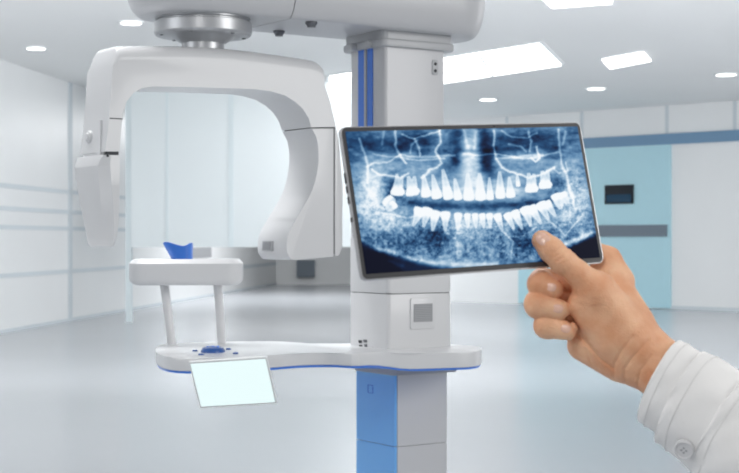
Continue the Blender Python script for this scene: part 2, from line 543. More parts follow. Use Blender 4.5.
# overhead boom in two halves meeting at a seam
sa = -0.333
bplan = rrect(-0.728, 0.378, -0.078, 0.268, 0.165, 16)
blev = [(0.040 + 0.0, 0.0)] + [(0.040 * (1 - math.sin(t)) ** 1.0, 0.105 * (1 - math.cos(t)) ** 0.9) for t in np.linspace(0.06, math.pi / 2, 12)] + [(0.0, 0.16)] + [(0.05 * (1 - math.cos(t)), 0.16 + 0.09 * math.sin(t)) for t in np.linspace(0.2, 1.4, 7)]
blev = [(d, ZB + z) for d, z in blev]
ringloft('boom_end', bplan, blev, fab, 'column', mach, cut=(fab(sa - 0.0015, 0, ZB), U))
ringloft('boom_body', bplan, blev, fab, 'column', mach, cut=(fab(sa + 0.0015, 0, ZB), -U))
prism('seam', rrect(sa - 0.004, sa + 0.004, -0.034, 0.224, 0.001, 1), fab, ZB + 0.002, ZB + 0.2, 'dark', mach)
s2 = sa + 0.085
for px, py in ((311.4, 22), (279, 31)):
    a_, b_ = ((lambda Y: ((Vector(((px - CX) * Y / F, Y, 0)) - O).dot(U), (Vector(((px - CX) * Y / F, Y, 0)) - O).dot(V)))((ZB - HC) * F / (CY - py)))
    c = fab(a_, b_, ZB)
    bt = lathe('bolt', c, [(0.016, 0.002), (0.017, -0.004), (0.012, -0.010), (0.011, -0.015), (0.004, -0.015)], 'steel', mach, 24)

# rotary joint
AC = fab(-0.5213, 0.094, 0)
joint = lathe('rotary_joint', (AC.x, AC.y, ZB), [(0.126, 0.002), (0.126, -0.004), (0.121, -0.006), (0.121, -0.009), (0.1295, -0.012), (0.1295, -0.040), (0.124, -0.046), (0.100, -0.047), (0.085, -0.049), (0.058, -0.066)], 'metal', mach, 96)
lathe('joint_neck', (AC.x, AC.y, ZB), [(0.056, -0.062), (0.056, -0.115)], 'metal', joint, 64)
for k in range(6):
    t = math.radians(20 + 60 * k)
    lathe('screw', (AC.x + 0.112 * math.cos(t), AC.y + 0.112 * math.sin(t), ZB - 0.047), [(0.005, 0.001), (0.005, -0.002), (0.002, -0.002)], 'grille', joint, 12)

# rotating C arm ----------------------------------------------------
BF, BK = 0.014, 0.174
arm = empty('rotating_arm', (0, 0, 0)); arm.parent = mach
arm.matrix_parent_inverse = Matrix.Translation(-mach.location)
top = catmull([SZ(x, y, 0.045) for x, y in ((111.5, 52), (114, 47.5), (120, 46.3), (150, 46), (182, 46.5), (222, 48.5), (275, 55), (304, 59.3), (313, 61.5), (318.5, 66))], n=4)
right = [SZ(x, y, BF) for x, y in ((324.5, 80), (330.5, 100), (336, 127))]
inner = [SZ(x, y, BF) for x, y in ((311.5, 127.3), (308.5, 118), (303, 109), (295, 101.5), (285, 95.5), (271, 91.2), (255, 89.2), (228, 88.2), (200, 87.3), (170, 86.6), (153, 86.5), (142, 88), (133.5, 93), (127, 101), (123, 113), (121.3, 130), (119.8, 151.5))]
left = [SZ(x, y, BF) for x, y in ((105.2, 151.5), (108, 130), (110.5, 100), (112.6, 66))]
prof = top + right + inner + left
nt_, nr_ = len(top), len(right)
def bigedge(i): return i < nt_ + 1 or i >= len(prof) - 1
n = len(prof)
wts = [0.0] * n
for i in range(n):
    if i < nt_: wts[i] = 1.0
    elif i < nt_ + nr_: wts[i] = (0.5, 0.2, 0.0)[i - nt_]
    elif i == n - 1: wts[i] = 0.0
    nrm_ = []
for i in range(n):
    p = Vector(prof[i - 1]); q = Vector(prof[(i + 1) % n]); t = (q - p).normalized()
    nrm_.append(Vector((-t.y, t.x)))
c_in = Vector((sum(p[0] for p in prof) / n, sum(p[1] for p in prof) / n))
sg = 1 if nrm_[nt_ // 2].y < 0 else -1
RB = 0.034
bm = bmesh.new(); rings = []
th_l = np.linspace(0, math.pi / 2, 7)
for side in (0, 1):
    seq = []
    for t in th_l:
        d = RB * (1 - math.sin(t)); bb_ = RB * (1 - math.cos(t))
        seq.append((d, BF + bb_ if side == 0 else BK - bb_))
    for d, bv in (seq if side == 0 else seq[::-1]):
        rings.append([bm.verts.new(fsz(prof[i][0], prof[i][1] - d * wts[i], bv)) for i in range(n)])
for r0, r1 in zip(rings[:-1], rings[1:]):
    for i in range(n):
        bm.faces.new((r0[i], r0[(i + 1) % n], r1[(i + 1) % n], r1[i]))
bm.faces.new(rings[0]); bm.faces.new(rings[-1][::-1])
cross = from_bm('crossbeam', bm, 'white', arm, 28)

# sensor housing (right), lower part below the seam
inn2 = catmull([SZ(x, y, BF) for x, y in ((311.5, 128.2), (316.5, 138), (318.5, 152), (317.5, 170), (312, 191), (298, 216), (290, 230), (287, 239), (286.5, 248), (288, 255), (292, 259.5))], n=4)
rt2 = [SZ(x, y, BF) for x, y in ((298, 260.2), (334, 256.5))]
seamx = 334
rt2 = rt2 + [SZ(seamx, 128.4, BF)]
prof2 = inn2 + rt2
hs = prism('sensor_housing', prof2, fsz, BF, BK, 'white', arm, bev0=0.004, bev1=0.004, seg=3, angle=30)
cap = [SZ(335, 128.4, BF), SZ(335, 256.4, BF), SZ(340, 255, BF), SZ(343, 246, BF), SZ(343, 190, BF), SZ(339, 140, BF), SZ(337, 128.4, BF)]
prism('housing_cap', cap, fsz, BF + 0.001, BK - 0.001, 'white', arm, bev0=0.008, bev1=0.008, seg=4, angle=40)
core = [SZ(313, 126.5, BF + 0.002), SZ(335.5, 126.5, BF + 0.002), SZ(336, 254, BF + 0.002), SZ(332, 254, BF + 0.002), SZ(332, 130, BF + 0.002), SZ(314.5, 130, BF + 0.002)]
prism('seam', core, fsz, BF + 0.003, BK - 0.003, 'dark', arm)
# square window on the inner face
pa = SZ(286.4, 247, BF); pb = SZ(287, 239, BF)
tdir = Vector((pb[0] - pa[0], pb[1] - pa[1])); tdir.normalize()
nd = Vector((-tdir.y, tdir.x))
if nd.x > 0: nd = -nd
def fin(p, q, d):   # p along depth b, q along face, d outward
    return fsz(pa[0] + tdir.x * q + nd.x * d, pa[1] + tdir.y * q + nd.y * d, p)
fr_ = prism('aperture', rrect(0.086, 0.140, -0.012, 0.016, 0.002, 3), fin, 0.0045, -0.004, 'grey', hs)
prism('aperture_pane', rrect(0.092, 0.134, -0.009, 0.013, 0.001, 2), fin, 0.0052, 0.0, 'grille', fr_)

# tube head (left, lower): lofted sections
levels = [(155.2, 77.5, 119.7, 0.174), (158, 76.5, 119.8, 0.174), (166, 74.5, 119.8, 0.176), (185, 77, 119.6, 0.168), (205, 80.5, 119.2, 0.156), (225, 84.5, 118.4, 0.142), (238, 87, 117, 0.13), (243, 88, 115.5, 0.12), (246.5, 90, 113, 0.105)]
bm = bmesh.new()
rings = []
for (y, xl, xr, bk) in levels:
    sr, zr = SZ(xr, y, BF); sl, zl = SZ(xl, y, bk)
    z = zr
    front_l = sl + 0.004 + (0.012 if y > 170 else 0.0) * 0
    w = sr - sl
    pts = [(sr, BF), (sl + w * 0.5, BF - 0.016 * min(1, max(0, (y - 156) / 60))), (sl + 0.004, BF + 0.02 * min(1, max(0, (y - 153) / 12)) + 0.002), (sl, BF + 0.045), (sl, bk), (sl + 0.01, bk + 0.004), (sr - 0.004, bk), (sr, bk - 0.01)]
    rings.append([bm.verts.new(fab(a_, b_, z)) for a_, b_ in pts])
for r0, r1 in zip(rings[:-1], rings[1:]):
    k = len(r0)
    for i in range(k):
        bm.faces.new((r0[i], r0[(i + 1) % k], r1[(i + 1) % k], r1[i]))
bm.faces.new(rings[0]); bm.faces.new(rings[-1][::-1])
th = from_bm('tube_head', bm, 'white', arm, 11)
zz = SZ(110, 152.5, BF)
sA = SZ(106.5, 152.5, BF + 0.004)[0]; sB = SZ(118.5, 152.5, BF + 0.004)[0]
prism('tube_head_neck', rrect(sA, sB, BF + 0.004, BK - 0.004, 0.004, 3), fab, SZ(112, 158, BF)[1], SZ(112, 148, BF)[1], 'white', arm)
prism('tube_head_gap', rrect(sA, sB, BF + 0.002, BF + 0.02, 0.001, 2), fab, SZ(112, 157, BF)[1], SZ(112, 150, BF)[1], 'dark', arm)
# seam line on the crossbeam's left leg and slot, button on its end face
sm = SZ(109.8, 118.3, BF); sm2 = SZ(122.3, 117.7, BF)
prism('leg_seam', [(sm[0], sm[1] - 0.0012), (sm2[0], sm[1] - 0.0012), (sm2[0], sm[1] + 0.0012), (sm[0], sm[1] + 0.0012)], fsz, BF - 0.0008, BF + 0.01, 'dark', cross)
def end_face_s(py):
    return np.interp(py, [66, 100, 130, 151.5], [left[3][0], left[2][0], left[1][0], left[0][0]])
sE = float(end_face_s(137)); b_, z_ = on_left_face((89.5, 137), sE)
c = fab(sE, b_, z_)
kb = cyl('button', c + U * 0.004, c - U * 0.006, 0.017, 0.0155, 'white', cross, 32, 0.002)
cyl('button_cap', c - U * 0.005, c - U * 0.009, 0.011, 0.010, 'white', kb, 32, 0.001)
b1_, z1_ = on_left_face((101.5, 120), float(end_face_s(120))); b2_, z2_ = on_left_face((100.5, 156), float(end_face_s(151)))
bm = bmesh.new()
sT, sBt = float(end_face_s(120)), float(end_face_s(151))
vs = []
for s_, z_, bb0 in ((sT, z1_, b1_), (sBt, z2_, b2_)):
    vs.append([bm.verts.new(fab(s_ + ds, bb0 + db, z_)) for ds, db in ((-0.005, -0.006), (-0.005, 0.006), (0.004, 0.006), (0.004, -0.006))])
for i in range(4):
    bm.faces.new((vs[0][i], vs[0][(i + 1) % 4], vs[1][(i + 1) % 4], vs[1][i]))
bm.faces.new(vs[0]); bm.faces.new(vs[1][::-1])
from_bm('slider_rail', bm, 'white', cross)

# shelf --------------------------------------------------------------
def sh_z(a):   # top height along the shelf
    t = (a + 0.02) / -0.22
    t = min(1, max(0, t)); t = t * t * (3 - 2 * t)
    return 1.141 + 0.019 * t
def shpt(px, py):
    z = 1.141
    for _ in range(12):
        a, b = AB(px, py, z); z = sh_z(a)
    return (a, b)
outl_px = [(155.5, 349.5), (158, 353.5), (168, 357), (188, 358.3), (230, 357.5), (268, 355.5), (300, 353.2), (330, 352.6), (360, 353.2), (400, 353.6), (440, 353), (466, 352.3), (478, 351), (481.5, 349.3), (480, 347.2), (468, 345.6), (440, 344.2), (400, 343.2), (365, 343.2), (340, 343.5), (315, 343.6), (295, 342.5), (275, 341.3), (250, 341.2), (215, 342), (180, 343.2), (166, 344), (158, 346)]
plan = catmull([shpt(*p) for p in outl_px], closed=True, n=4)
def shelf_frame(dz):
    def f(a, b, d): return fab(a, b, sh_z(a) + d + dz)
    return f
def th_(a): return 0.032 + 0.010 * min(1, max(0, (a + 0.3) / 0.3))
def fshelf(a, b, d): return fab(a, b, sh_z(a) - d * th_(a))
shelf = prism('shelf', plan, fshelf, 0, 1, 'white', mach, bev0=0.005, bev1=0.004, seg=3, angle=30)
cen = (sum(p[0] for p in plan) / len(plan), sum(p[1] for p in plan) / len(plan))
rim = inset(plan, 0.004)
prism('shelf_rim', rim, lambda a, b, d: fab(a, b, sh_z(a) - th_(a) - d * 0.0055), -0.2, 1, 'deepblue', shelf)

# console on the shelf
def shelf_point(px, py):
    a, b = shpt(px, py); return fab(a, b, sh_z(a))
c = shelf_point(213, 352)
cons = lathe('console', (0, 0, 0), [(1.0, 0), (1.0, 0.25), (0.85, 0.62), (0.6, 0.75), (0.3, 0.8)], 'navy', shelf, 40)
me = cons.data
for v in me.vertices:
    v.co = Vector((v.co.x * 0.031, v.co.y * 0.040, v.co.z * 0.020)) + c + Vector((0, 0, -0.001))
for dx, dy in ((-0.012, -0.012), (0.004, -0.016), (-0.002, 0.002), (0.012, 0.0), (0.014, -0.014)):
    q = c + Vector((dx, dy, 0.0135))
    lathe('console_key', q, [(0.0045, -0.004), (0.0045, 0.0015), (0.003, 0.0025)], 'deepblue', cons, 16)
for px, py in ((195, 351.2), (201, 355), (228.4, 349.6), (235.6, 353.8)):
    c = shelf_point(px, py)
    kb = lathe('shelf_button', (0, 0, 0), [(1.0, 0), (1.0, 0.7), (0.7, 1.0)], 'navy', shelf, 20)
    for v in kb.data.vertices:
        v.co = Vector((v.co.x * 0.0072, v.co.y * 0.008, v.co.z * 0.0045)) + c - Vector((0, 0, 0.0005))

# chin rest ----------------------------------------------------------
YC = 4.12
cr = empty('chin_rest', (0, 0, 0)); cr.parent = mach; cr.matrix_parent_inverse = Matrix.Translation(-mach.location)
def X_(px, Y): return (px - CX) * Y / F
def Z_(py, Y): return HC - (py - CY) * Y / F
xc = X_(186.7, YC); hw = X_(243.5, YC - 0.05) - X_(186.7, YC - 0.05)
rot = math.radians(3)
def fch(p, q, d):
    return Vector((xc + p * math.cos(rot) - q * math.sin(rot), YC + p * math.sin(rot) + q * math.cos(rot), d))
zt_, zb_ = Z_(259.0, YC - 0.03), Z_(285, YC - 0.05)
cp = rrect(-hw, hw, -0.075, 0.075, [0.04, 0.04, 0.045, 0.045], 8)
ringloft('chin_block', cp, [(0.022, zb_ - 0.001), (0.012, zb_ + 0.002), (0.004, zb_ + 0.008), (0.0, zb_ + 0.016), (0.0, zt_ - 0.012), (0.012, zt_)], fch, 'white', cr, angle=30)
for (x0, y0, x1, y1) in ((163.8, 280, 172, 344.5), (217.6, 280, 221.8, 343.5)):
    pb_ = shelf_point(x1, y1)
    pt_ = P(x0, y0, YC + 0.02)
    cyl('support_rod', pb_ - Vector((0, 0, 0.003)), pt_, 0.0118, 0.0125, 'metal' if False else 'white', cr, 32)
# blue chin cup: a flared, wavy, open tray wall
def cup_pt(t, h, th):
    # t in 0..1 around the open U (open to the back right), h height 0..1
    a = math.pi * (1.18 - 1.36 * t) + math.pi  # front half
    r = 1 - th
    fl = 1 + 0.35 * h * (0.5 - 0.5 * math.cos(a + 0.4)) if False else 1
    x = 0.029 * r * math.cos(a); y = 0.030 * r * math.sin(a)
    left_lean = -0.024 * h * max(0, -math.cos(a)) ** 1.0
    x += left_lean
    top = 1 + 0.10 * math.cos(3.1 * a * 1.0 + 0.5) + 0.10 * max(0, -math.cos(a)) ** 2
    z = h * 0.041 * top
    return Vector((x, y, z))
cb = Vector((X_(182.3, YC - 0.02), YC - 0.02, zt_))
bm = bmesh.new(); NT, NH = 36, 6
grid = {}
for side, thk in ((0, 0.0), (1, 0.16)):
    for i in range(NT + 1):
        for j in range(NH + 1):
            grid[side, i, j] = bm.verts.new(cb + cup_pt(i / NT, j / NH, thk) + Vector((0, 0, -0.001)))
for i in range(NT):
    for j in range(NH):
        for s_ in (0, 1):
            bm.faces.new((grid[s_, i, j], grid[s_, i + 1, j], grid[s_, i + 1, j + 1], grid[s_, i, j + 1]))
    for j in (0, NH):
        bm.faces.new((grid[0, i, j], grid[1, i, j], grid[1, i + 1, j], grid[0, i + 1, j]))
for j in range(NH):
    for i in (0, NT):
        bm.faces.new((grid[0, i, j], grid[0, i, j + 1], grid[1, i, j + 1], grid[1, i, j]))
from_bm('chin_cup', bm, 'cup', cr, 50)

# ------------------------------------------------------------------ rectangle pose solver
def solve_rect(corners, width, t0, h0, rv0=(0, 0, 0), reg=0.0):
    """corners TL TR BR BL in pixels -> origin, xdir, ydir(up), height"""
    pix = np.array(corners, float)
    def rotm(rv):
        th = np.linalg.norm(rv)
        if th < 1e-9: return np.eye(3)
        k = rv / th; K = np.array([[0, -k[2], k[1]], [k[2], 0, -k[0]], [-k[1], k[0], 0]])
        return np.eye(3) + math.sin(th) * K + (1 - math.cos(th)) * K @ K
    def res(p):
        R = rotm(p[:3]); t = p[3:6]; h = p[6]
        L = np.array([[-width / 2, 0, h / 2], [width / 2, 0, h / 2], [width / 2, 0, -h / 2], [-width / 2, 0, -h / 2]])
        Wd = L @ R.T + t
        u = CX + F * Wd[:, 0] / Wd[:, 1]; v = CY - F * (Wd[:, 2] - HC) / Wd[:, 1]
        return np.concatenate([u - pix[:, 0], v - pix[:, 1], reg * p[:3]])
    p = np.array(list(rv0) + list(t0) + [h0], float)
    lam = 1e-3
    for _ in range(200):
        r = res(p); J = np.zeros((len(r), 7))
        for i in range(7):
            d = np.zeros(7); d[i] = 1e-6; J[:, i] = (res(p + d) - r) / 1e-6
        Hm = J.T @ J
        step = np.linalg.solve(Hm + lam * np.diag(np.diag(Hm) + 1e-9), -J.T @ r)
        if np.sum(res(p + step) ** 2) < np.sum(r ** 2): p = p + step; lam *= 0.5
        else: lam *= 4
    R = rotm(p[:3])
    return Vector(p[3:6]), Vector(R[:, 0]), Vector(R[:, 2]), Vector(R[:, 1]), p[6], res(p)

# small display hanging from the shelf edge
dc, dx, dz, dy, dh, rr0 = solve_rect([(188.4, 361.5), (266.6, 358), (277, 402.6), (200, 409)], 0.190, (X_(233, 3.55), 3.55, Z_(383, 3.7)), 0.12, reg=2.0)
print('display pose', dc, dx, dz, dh, rr0)
fd = lambda p, q, d: dc + dx * p + dz * q + dy * d
disp = prism('display', rrect(-0.095, 0.095, -dh / 2, dh / 2, 0.003, 3), fd, 0, 0.007, 'lampframe', mach, bev0=0.001, seg=2)
prism('display_screen', rrect(-0.091, 0.091, -dh / 2 + 0.0045, dh / 2 - 0.0045, 0.001, 2), fd, -0.0006, 0.002, 'display', disp)
hp = fd(0, dh / 2 - 0.034, 0.006)
boxw('display_hinge', hp.x - 0.03, hp.x + 0.03, hp.y + 0.014, hp.y + 0.2, hp.z - 0.006, hp.z + 0.005, 'grey', disp)
for q in (0.0, -0.012, -0.024):
    cyl('display_key', fd(-0.095, q, 0.003), fd(-0.0965, q, 0.003), 0.002, 0.002, 'steel', disp, 12)

# ------------------------------------------------------------------ tablet
TW = 0.25
tcn, tx, tz, ty, thh, rr1 = solve_rect([(339.5, 127), (580, 122), (604.2, 263), (362.6, 280.5)], TW, (X_(472, 1.35), 1.35, Z_(200, 1.35)), 0.14, reg=1.0)
print('tablet pose', tcn, tx, tz, ty, thh, rr1)
tab = empty('tablet', tcn)
tag(tab, 'grey tablet computer held up by the hand, showing a panoramic dental x-ray', 'tablet')
ft = lambda p, q, d: tcn + tx * p + tz * q + ty * d
prism('back_shell', rrect(-TW / 2, TW / 2, -thh / 2, thh / 2, 0.0055, 6), ft, 0.0, 0.0062, 'silver', tab, bev0=0.0006, bev1=0.002, seg=3)
prism('bezel', rrect(-TW / 2 + 0.0009, TW / 2 - 0.0009, -thh / 2 + 0.0009, thh / 2 - 0.0009, 0.005, 6), ft, -0.0004, 0.002, 'bezel', tab)
for q0, q1 in ((0.027, 0.018), (0.0155, 0.0095), (0.006, 0.000), (-0.012, -0.016)):
    prism('side_key', [(0.0018, q1), (0.0045, q1), (0.0045, q0), (0.0018, q0)], lambda p, q, d: tcn + tx * (-TW / 2 - d) + tz * q + ty * p, -0.0003, 0.0006, 'bezel', tab)
cyl('camera_lens', ft(0.03, thh / 2 - 0.0024, -0.0003), ft(0.03, thh / 2 - 0.0024, -0.0006), 0.0007, 0.0007, 'black', tab, 12)

# the x-ray picture: colours computed on a fine grid of the screen
def vnoise(x, y, seed):
    xi = np.floor(x).astype(int); yi = np.floor(y).astype(int)
    fx = x - xi; fy = y - yi
    fx = fx * fx * (3 - 2 * fx); fy = fy * fy * (3 - 2 * fy)
    def h(a, b):
        n_ = (a * 374761393 + b * 668265263 + seed * 1442695041) & 0x7fffffff
        n_ = ((n_ ^ (n_ >> 13)) * 1274126177) & 0x7fffffff
        return ((n_ ^ (n_ >> 16)) & 0xffff) / 65535.0
    return (h(xi, yi) * (1 - fx) + h(xi + 1, yi) * fx) * (1 - fy) + (h(xi, yi + 1) * (1 - fx) + h(xi + 1, yi + 1) * fx) * fy
def fbm(x, y, seed, oct=4):
    s = 0; a = 0.5
    for k in range(oct):
        s = s + a * vnoise(x * 2 ** k, y * 2 ** k, seed + k * 17); a *= 0.5
    return s / (1 - 0.5 ** oct)
def seg_d(x, y, x0, y0, x1, y1):
    dx_, dy_ = x1 - x0, y1 - y0
    t = np.clip(((x - x0) * dx_ + (y - y0) * dy_) / (dx_ * dx_ + dy_ * dy_ + 1e-9), 0, 1)
    return np.hypot(x - x0 - t * dx_, y - y0 - t * dy_), t
def sstep(a, b, v):
    t = np.clip((v - a) / (b - a), 0, 1); return t * t * (3 - 2 * t)
def blob(x, y, cx, cy, rx, ry, ang_=0):
    c_, s_ = math.cos(ang_), math.sin(ang_)
    u = (x - cx) * c_ + (y - cy) * s_; v = -(x - cx) * s_ + (y - cy) * c_
    return np.exp(-((u / rx) ** 2 + (v / ry) ** 2))
def polyline(x, y, pts, w):
    d = np.full(x.shape, 1e9)
    for a, b in zip(pts[:-1], pts[1:]):
        d = np.minimum(d, seg_d(x, y, *a, *b)[0])
    return np.exp(-(d / w) ** 2)
def xray(px, py):
    # work in the coordinates of an enlarged view: x 0..736, y 0..473
    x = (px - 330) * 2.629; y = (py - 110) * 2.629
    wx = x + 10 * (fbm(x / 26, y / 26, 5) - 0.5); wy = y + 10 * (fbm(x / 26, y / 26, 9) - 0.5)
    v = 0.42 + 0.34 * (fbm(x / 60, y / 50, 1) - 0.5)
    # bony fields
    v += 0.34 * blob(x, y, 105, 200, 55, 95, 0.35)
    v += 0.26 * blob(x, y, 640, 215, 45, 85, -0.3)
    v += 0.22 * blob(x, y, 245, 150, 90, 45)
    v += 0.42 * blob(x, y, 372, 150, 32, 80)
    v += 0.20 * blob(x, y, 520, 140, 80, 42)
    v += 0.22 * blob(x, y, 300, 215, 110, 28) + 0.22 * blob(x, y, 470, 210, 100, 28)
    v += 0.26 * blob(x, y, 380, 292, 190, 30)
    v += 0.22 * blob(x, y, 150, 290, 75, 42, 0.5) + 0.20 * blob(x, y, 620, 270, 60, 40, -0.6)
    v += 0.12 * blob(x, y, 370, 350, 110, 40)
    v += 0.20 * blob(x, y, 335, 345, 12, 45) + 0.16 * blob(x, y, 470, 345, 12, 40)
    # dark cavities
    for cx, cy, rx, ry, k in ((335, 75, 18, 45, .30), (405, 75, 16, 45, .34), (330, 135, 14, 22, .3), (405, 140, 15, 24, .38), (215, 78, 32, 22, .26), (120, 90, 60, 18, .22), (185, 100, 26, 12, .2),
                              (480, 85, 60, 20, .22), (590, 105, 28, 28, .22), (560, 70, 60, 14, .2), (250, 85, 20, 20, .15), (440, 105, 90, 9, .22), (280, 108, 130, 7, .10),
                              (165, 215, 26, 32, .30), (150, 195, 18, 20, .12), (600, 190, 22, 26, .2), (240, 130, 25, 16, .12), (520, 148, 40, 16, .10),
                              (420, 160, 12, 50, .18), (290, 335, 40, 34, .22), (500, 345, 44, 30, .30), (250, 320, 60, 22, .12)):
        v -= k * blob(x, y, cx, cy, rx, ry)
    # gap between the rows of teeth
    gy = 253 - 0.00030 * (x - 375) ** 2
    v -= 0.22 * np.exp(-((y - gy) / 9) ** 2) * sstep(150, 210, x) * (1 - sstep(560, 600, x))
    # trabecular texture in the jaw
    tr = fbm(wx / 7, wy / 7, 21, 3); tr2 = vnoise(x / 2.3, y / 2.3, 33)
    jaw = sstep(262, 300, y) * (1 - sstep(385, 410, y))
    side = np.maximum(blob(x, y, 130, 270, 80, 90), blob(x, y, 640, 250, 60, 90))
    v += (tr - 0.5) * 0.34 * np.maximum(jaw, side) + (tr2 - 0.5) * 0.22 * np.maximum(jaw * 0.8, side)
    v += (tr - 0.5) * 0.10 + (fbm(wx / 18, wy / 9, 41, 3) - 0.5) * 0.28
    # streaky bright lines of the upper jaw
    for pts, w, k in (([(75, 75), (90, 110), (98, 150), (100, 190)], 3, .35), ([(170, 55), (175, 100), (192, 130), (200, 140)], 3, .4), ([(140, 55), (137, 90)], 3, .2),
                      ([(190, 65), (222, 78), (235, 100), (237, 118)], 2.6, .38), ([(222, 78), (268, 60), (285, 55)], 2.4, .35), ([(212, 112), (215, 95), (228, 82)], 2.2, .25),
                      ([(285, 52), (290, 88), (278, 110), (292, 140), (282, 150), (262, 158), (240, 178)], 3.2, .42),
                      ([(108, 155), (130, 170), (160, 172), (185, 180), (205, 168)], 2.6, .38), ([(95, 150), (115, 140), (150, 138), (190, 120), (260, 122), (330, 118)], 2.4, .28),
                      ([(115, 115), (160, 124), (230, 130), (300, 126)], 2.2, .25), ([(350, 117), (440, 117), (520, 128), (600, 112)], 2.4, .3), ([(440, 130), (500, 122), (560, 118)], 3, .28),
                      ([(432, 55), (430, 95), (440, 130), (452, 150), (490, 170), (520, 178), (555, 170), (590, 150)], 3, .42),
                      ([(450, 55), (480, 72), (520, 75), (545, 60)], 2.4, .3), ([(520, 55), (530, 85), (525, 110)], 3, .35), ([(545, 100), (552, 125), (540, 135), (528, 128)], 2.6, .45),
                      ([(470, 90), (500, 95), (515, 110)], 2.4, .28), ([(598, 55), (604, 90), (606, 140), (622, 170), (640, 250)], 3, .36), ([(620, 55), (612, 90)], 3, .25),
                      ([(590, 150), (600, 165), (625, 158), (618, 140)], 2.4, .25), ([(355, 55), (362, 100)], 5, .25), ([(385, 55), (380, 100)], 5, .25),
                      ([(118, 265), (200, 282), (260, 275)], 2.2, .22), ([(575, 290), (620, 330), (668, 270)], 2.0, .20), ([(88, 190), (120, 240), (170, 300)], 6, .16),
                      ([(540, 308), (505, 330), (470, 332)], 2.0, .2), ([(300, 320), (330, 340), (335, 385)], 3.0, .16), ([(455, 320), (480, 345), (478, 375)], 2.2, .28)):
        v += 0.8 * k * polyline(wx, wy, pts, w * 1.1)
    # teeth: crown point, crown half width, root tip, root half width, brightness
    body = np.zeros_like(v)
    def tooth(x0, y0, w0, x1, y1, w1, k=0.62):
        nonlocal body
        L_ = math.hypot(x1 - x0, y1 - y0); ux, uy = (x1 - x0) / L_, (y1 - y0) / L_
        e = 0.7 * w0 if w0 > 6 else 2
        x0 -= ux * e; y0 -= uy * e; L_ += e + 3
        w0 *= 1.1; w1 *= 1.15
        al = (x - x0) * ux + (y - y0) * uy; la_ = (x - x0) * uy - (y - y0) * ux
        t = np.clip(al / L_, 0, 1)
        w = np.interp(t, [0, 0.06, 0.2, 0.42, 0.7, 1.0], [w0 * .80, w0 * .98, w0 * 1.02, w0 * 0.40 + w1 * .75, w1 * 1.15, w1 * 0.45])
        m_ = sstep(-1.8, 1.2, w - np.abs(la_)) * sstep(-1.5, 2.0, al - 0.12 * w0 * (la_ / w0) ** 2 * 4 * 0.5) * sstep(-1.5, 2.5, L_ - al)
        core_ = np.exp(-(la_ / (0.22 * w + 0.8)) ** 2) * sstep(0.3, 0.5, t) * 0.12 + np.exp(-((t - 0.22) / 0.05) ** 2) * np.exp(-(la_ / (0.4 * w)) ** 2) * 0.05
        body = np.maximum(body, m_ * (k + 0.34 * (1 - sstep(0.30, 0.62, t)) - core_))
    up = [(178, 214, 17, 176, 170, 5), (178, 214, 15, 190, 176, 5), (217, 214, 17, 206, 176, 6), (217, 214, 15, 222, 176, 6), (253, 222, 12, 246, 172, 5), (281, 226, 12.5, 270, 172, 5), (311, 228, 12, 297, 158, 5.5),
          (337, 231, 10, 328, 182, 4.5), (365, 230, 13, 362, 168, 6), (396, 230, 13, 393, 168, 6), (421, 231, 9, 419, 180, 4), (448, 226, 11.5, 446, 164, 5.5), (475, 224, 11, 471, 178, 4.5), (495, 200, 5, 492, 172, 3),
          (530, 206, 16, 522, 168, 6), (530, 206, 15, 536, 170, 6), (566, 196, 16, 558, 162, 6), (566, 196, 15, 572, 160, 6)]
    lo = [(152, 238, 14, 166, 252, 12), (168, 248, 10, 150, 262, 8), (236, 266, 15, 219, 304, 5), (256, 264, 13, 246, 306, 5), (276, 272, 13, 270, 316, 5), (303, 274, 12, 303, 316, 4.5), (337, 276, 9.5, 336, 314, 4.5),
          (361, 276, 7.5, 362, 308, 4), (381, 276, 7.5, 384, 308, 4), (400, 276, 7.5, 404, 308, 4), (419, 276, 8, 422, 308, 4), (440, 278, 9.5, 453, 316, 4.5), (466, 276, 9.5, 483, 312, 4.5),
          (486, 270, 11, 505, 312, 4.5), (514, 262, 14, 528, 304, 5), (530, 258, 12, 554, 298, 5), (555, 250, 14, 574, 288, 5), (570, 246, 11, 592, 278, 5), (598, 228, 15, 606, 258, 8), (612, 222, 10, 624, 245, 7)]
    for t_ in up + lo: tooth(*t_)
    glow_ = np.clip(body, 0, 1)
    v = v * (1 - 0.75 * np.clip(body * 1.3, 0, 1)) + glow_ * 1.0
    # lower jaw border and the dark corners beneath
    by = np.interp(x, [60, 100, 150, 230, 300, 380, 460, 540, 600, 700], [330, 352, 372, 398, 412, 418, 412, 396, 372, 322])
    v = v * (1 - 0.82 * sstep(by - 4, by + 14, y))
    corner = np.clip(1 - np.hypot((x - 700) / 110, (y - 400) / 75), 0, 1) + np.clip(1 - np.hypot((x - 80) / 130, (y - 430) / 75), 0, 1)
    v -= 0.35 * sstep(0, 0.6, corner)
    v += 0.24 * polyline(wx, wy, [(118, 362), (160, 372), (215, 392), (280, 402), (360, 408), (440, 402)], 6)
    v += 0.30 * polyline(wx, wy, [(600, 362), (640, 342), (690, 322)], 6)
    v += 0.14 * polyline(wx, wy, [(100, 398), (160, 400), (190, 408)], 6)
    v = v + 0.02 * (vnoise(x / 1.6, y / 1.6, 77) - 0.5)
    v = np.clip(v, 0, 1)
    stops = [0, 0.12, 0.3, 0.5, 0.7, 0.88, 1.0]
    rgb = np.stack([np.interp(v, stops, ch) for ch in ([12, 18, 34, 98, 168, 226, 246], [16, 34, 74, 140, 196, 238, 250], [34, 66, 116, 178, 218, 247, 253])], -1)
    return lin(rgb)
NX, NY = 560, 330
sx0, sx1 = -TW / 2 + 0.0042, TW / 2 - 0.0042
sy0, sy1 = -thh / 2 + 0.0052, thh / 2 - 0.0044
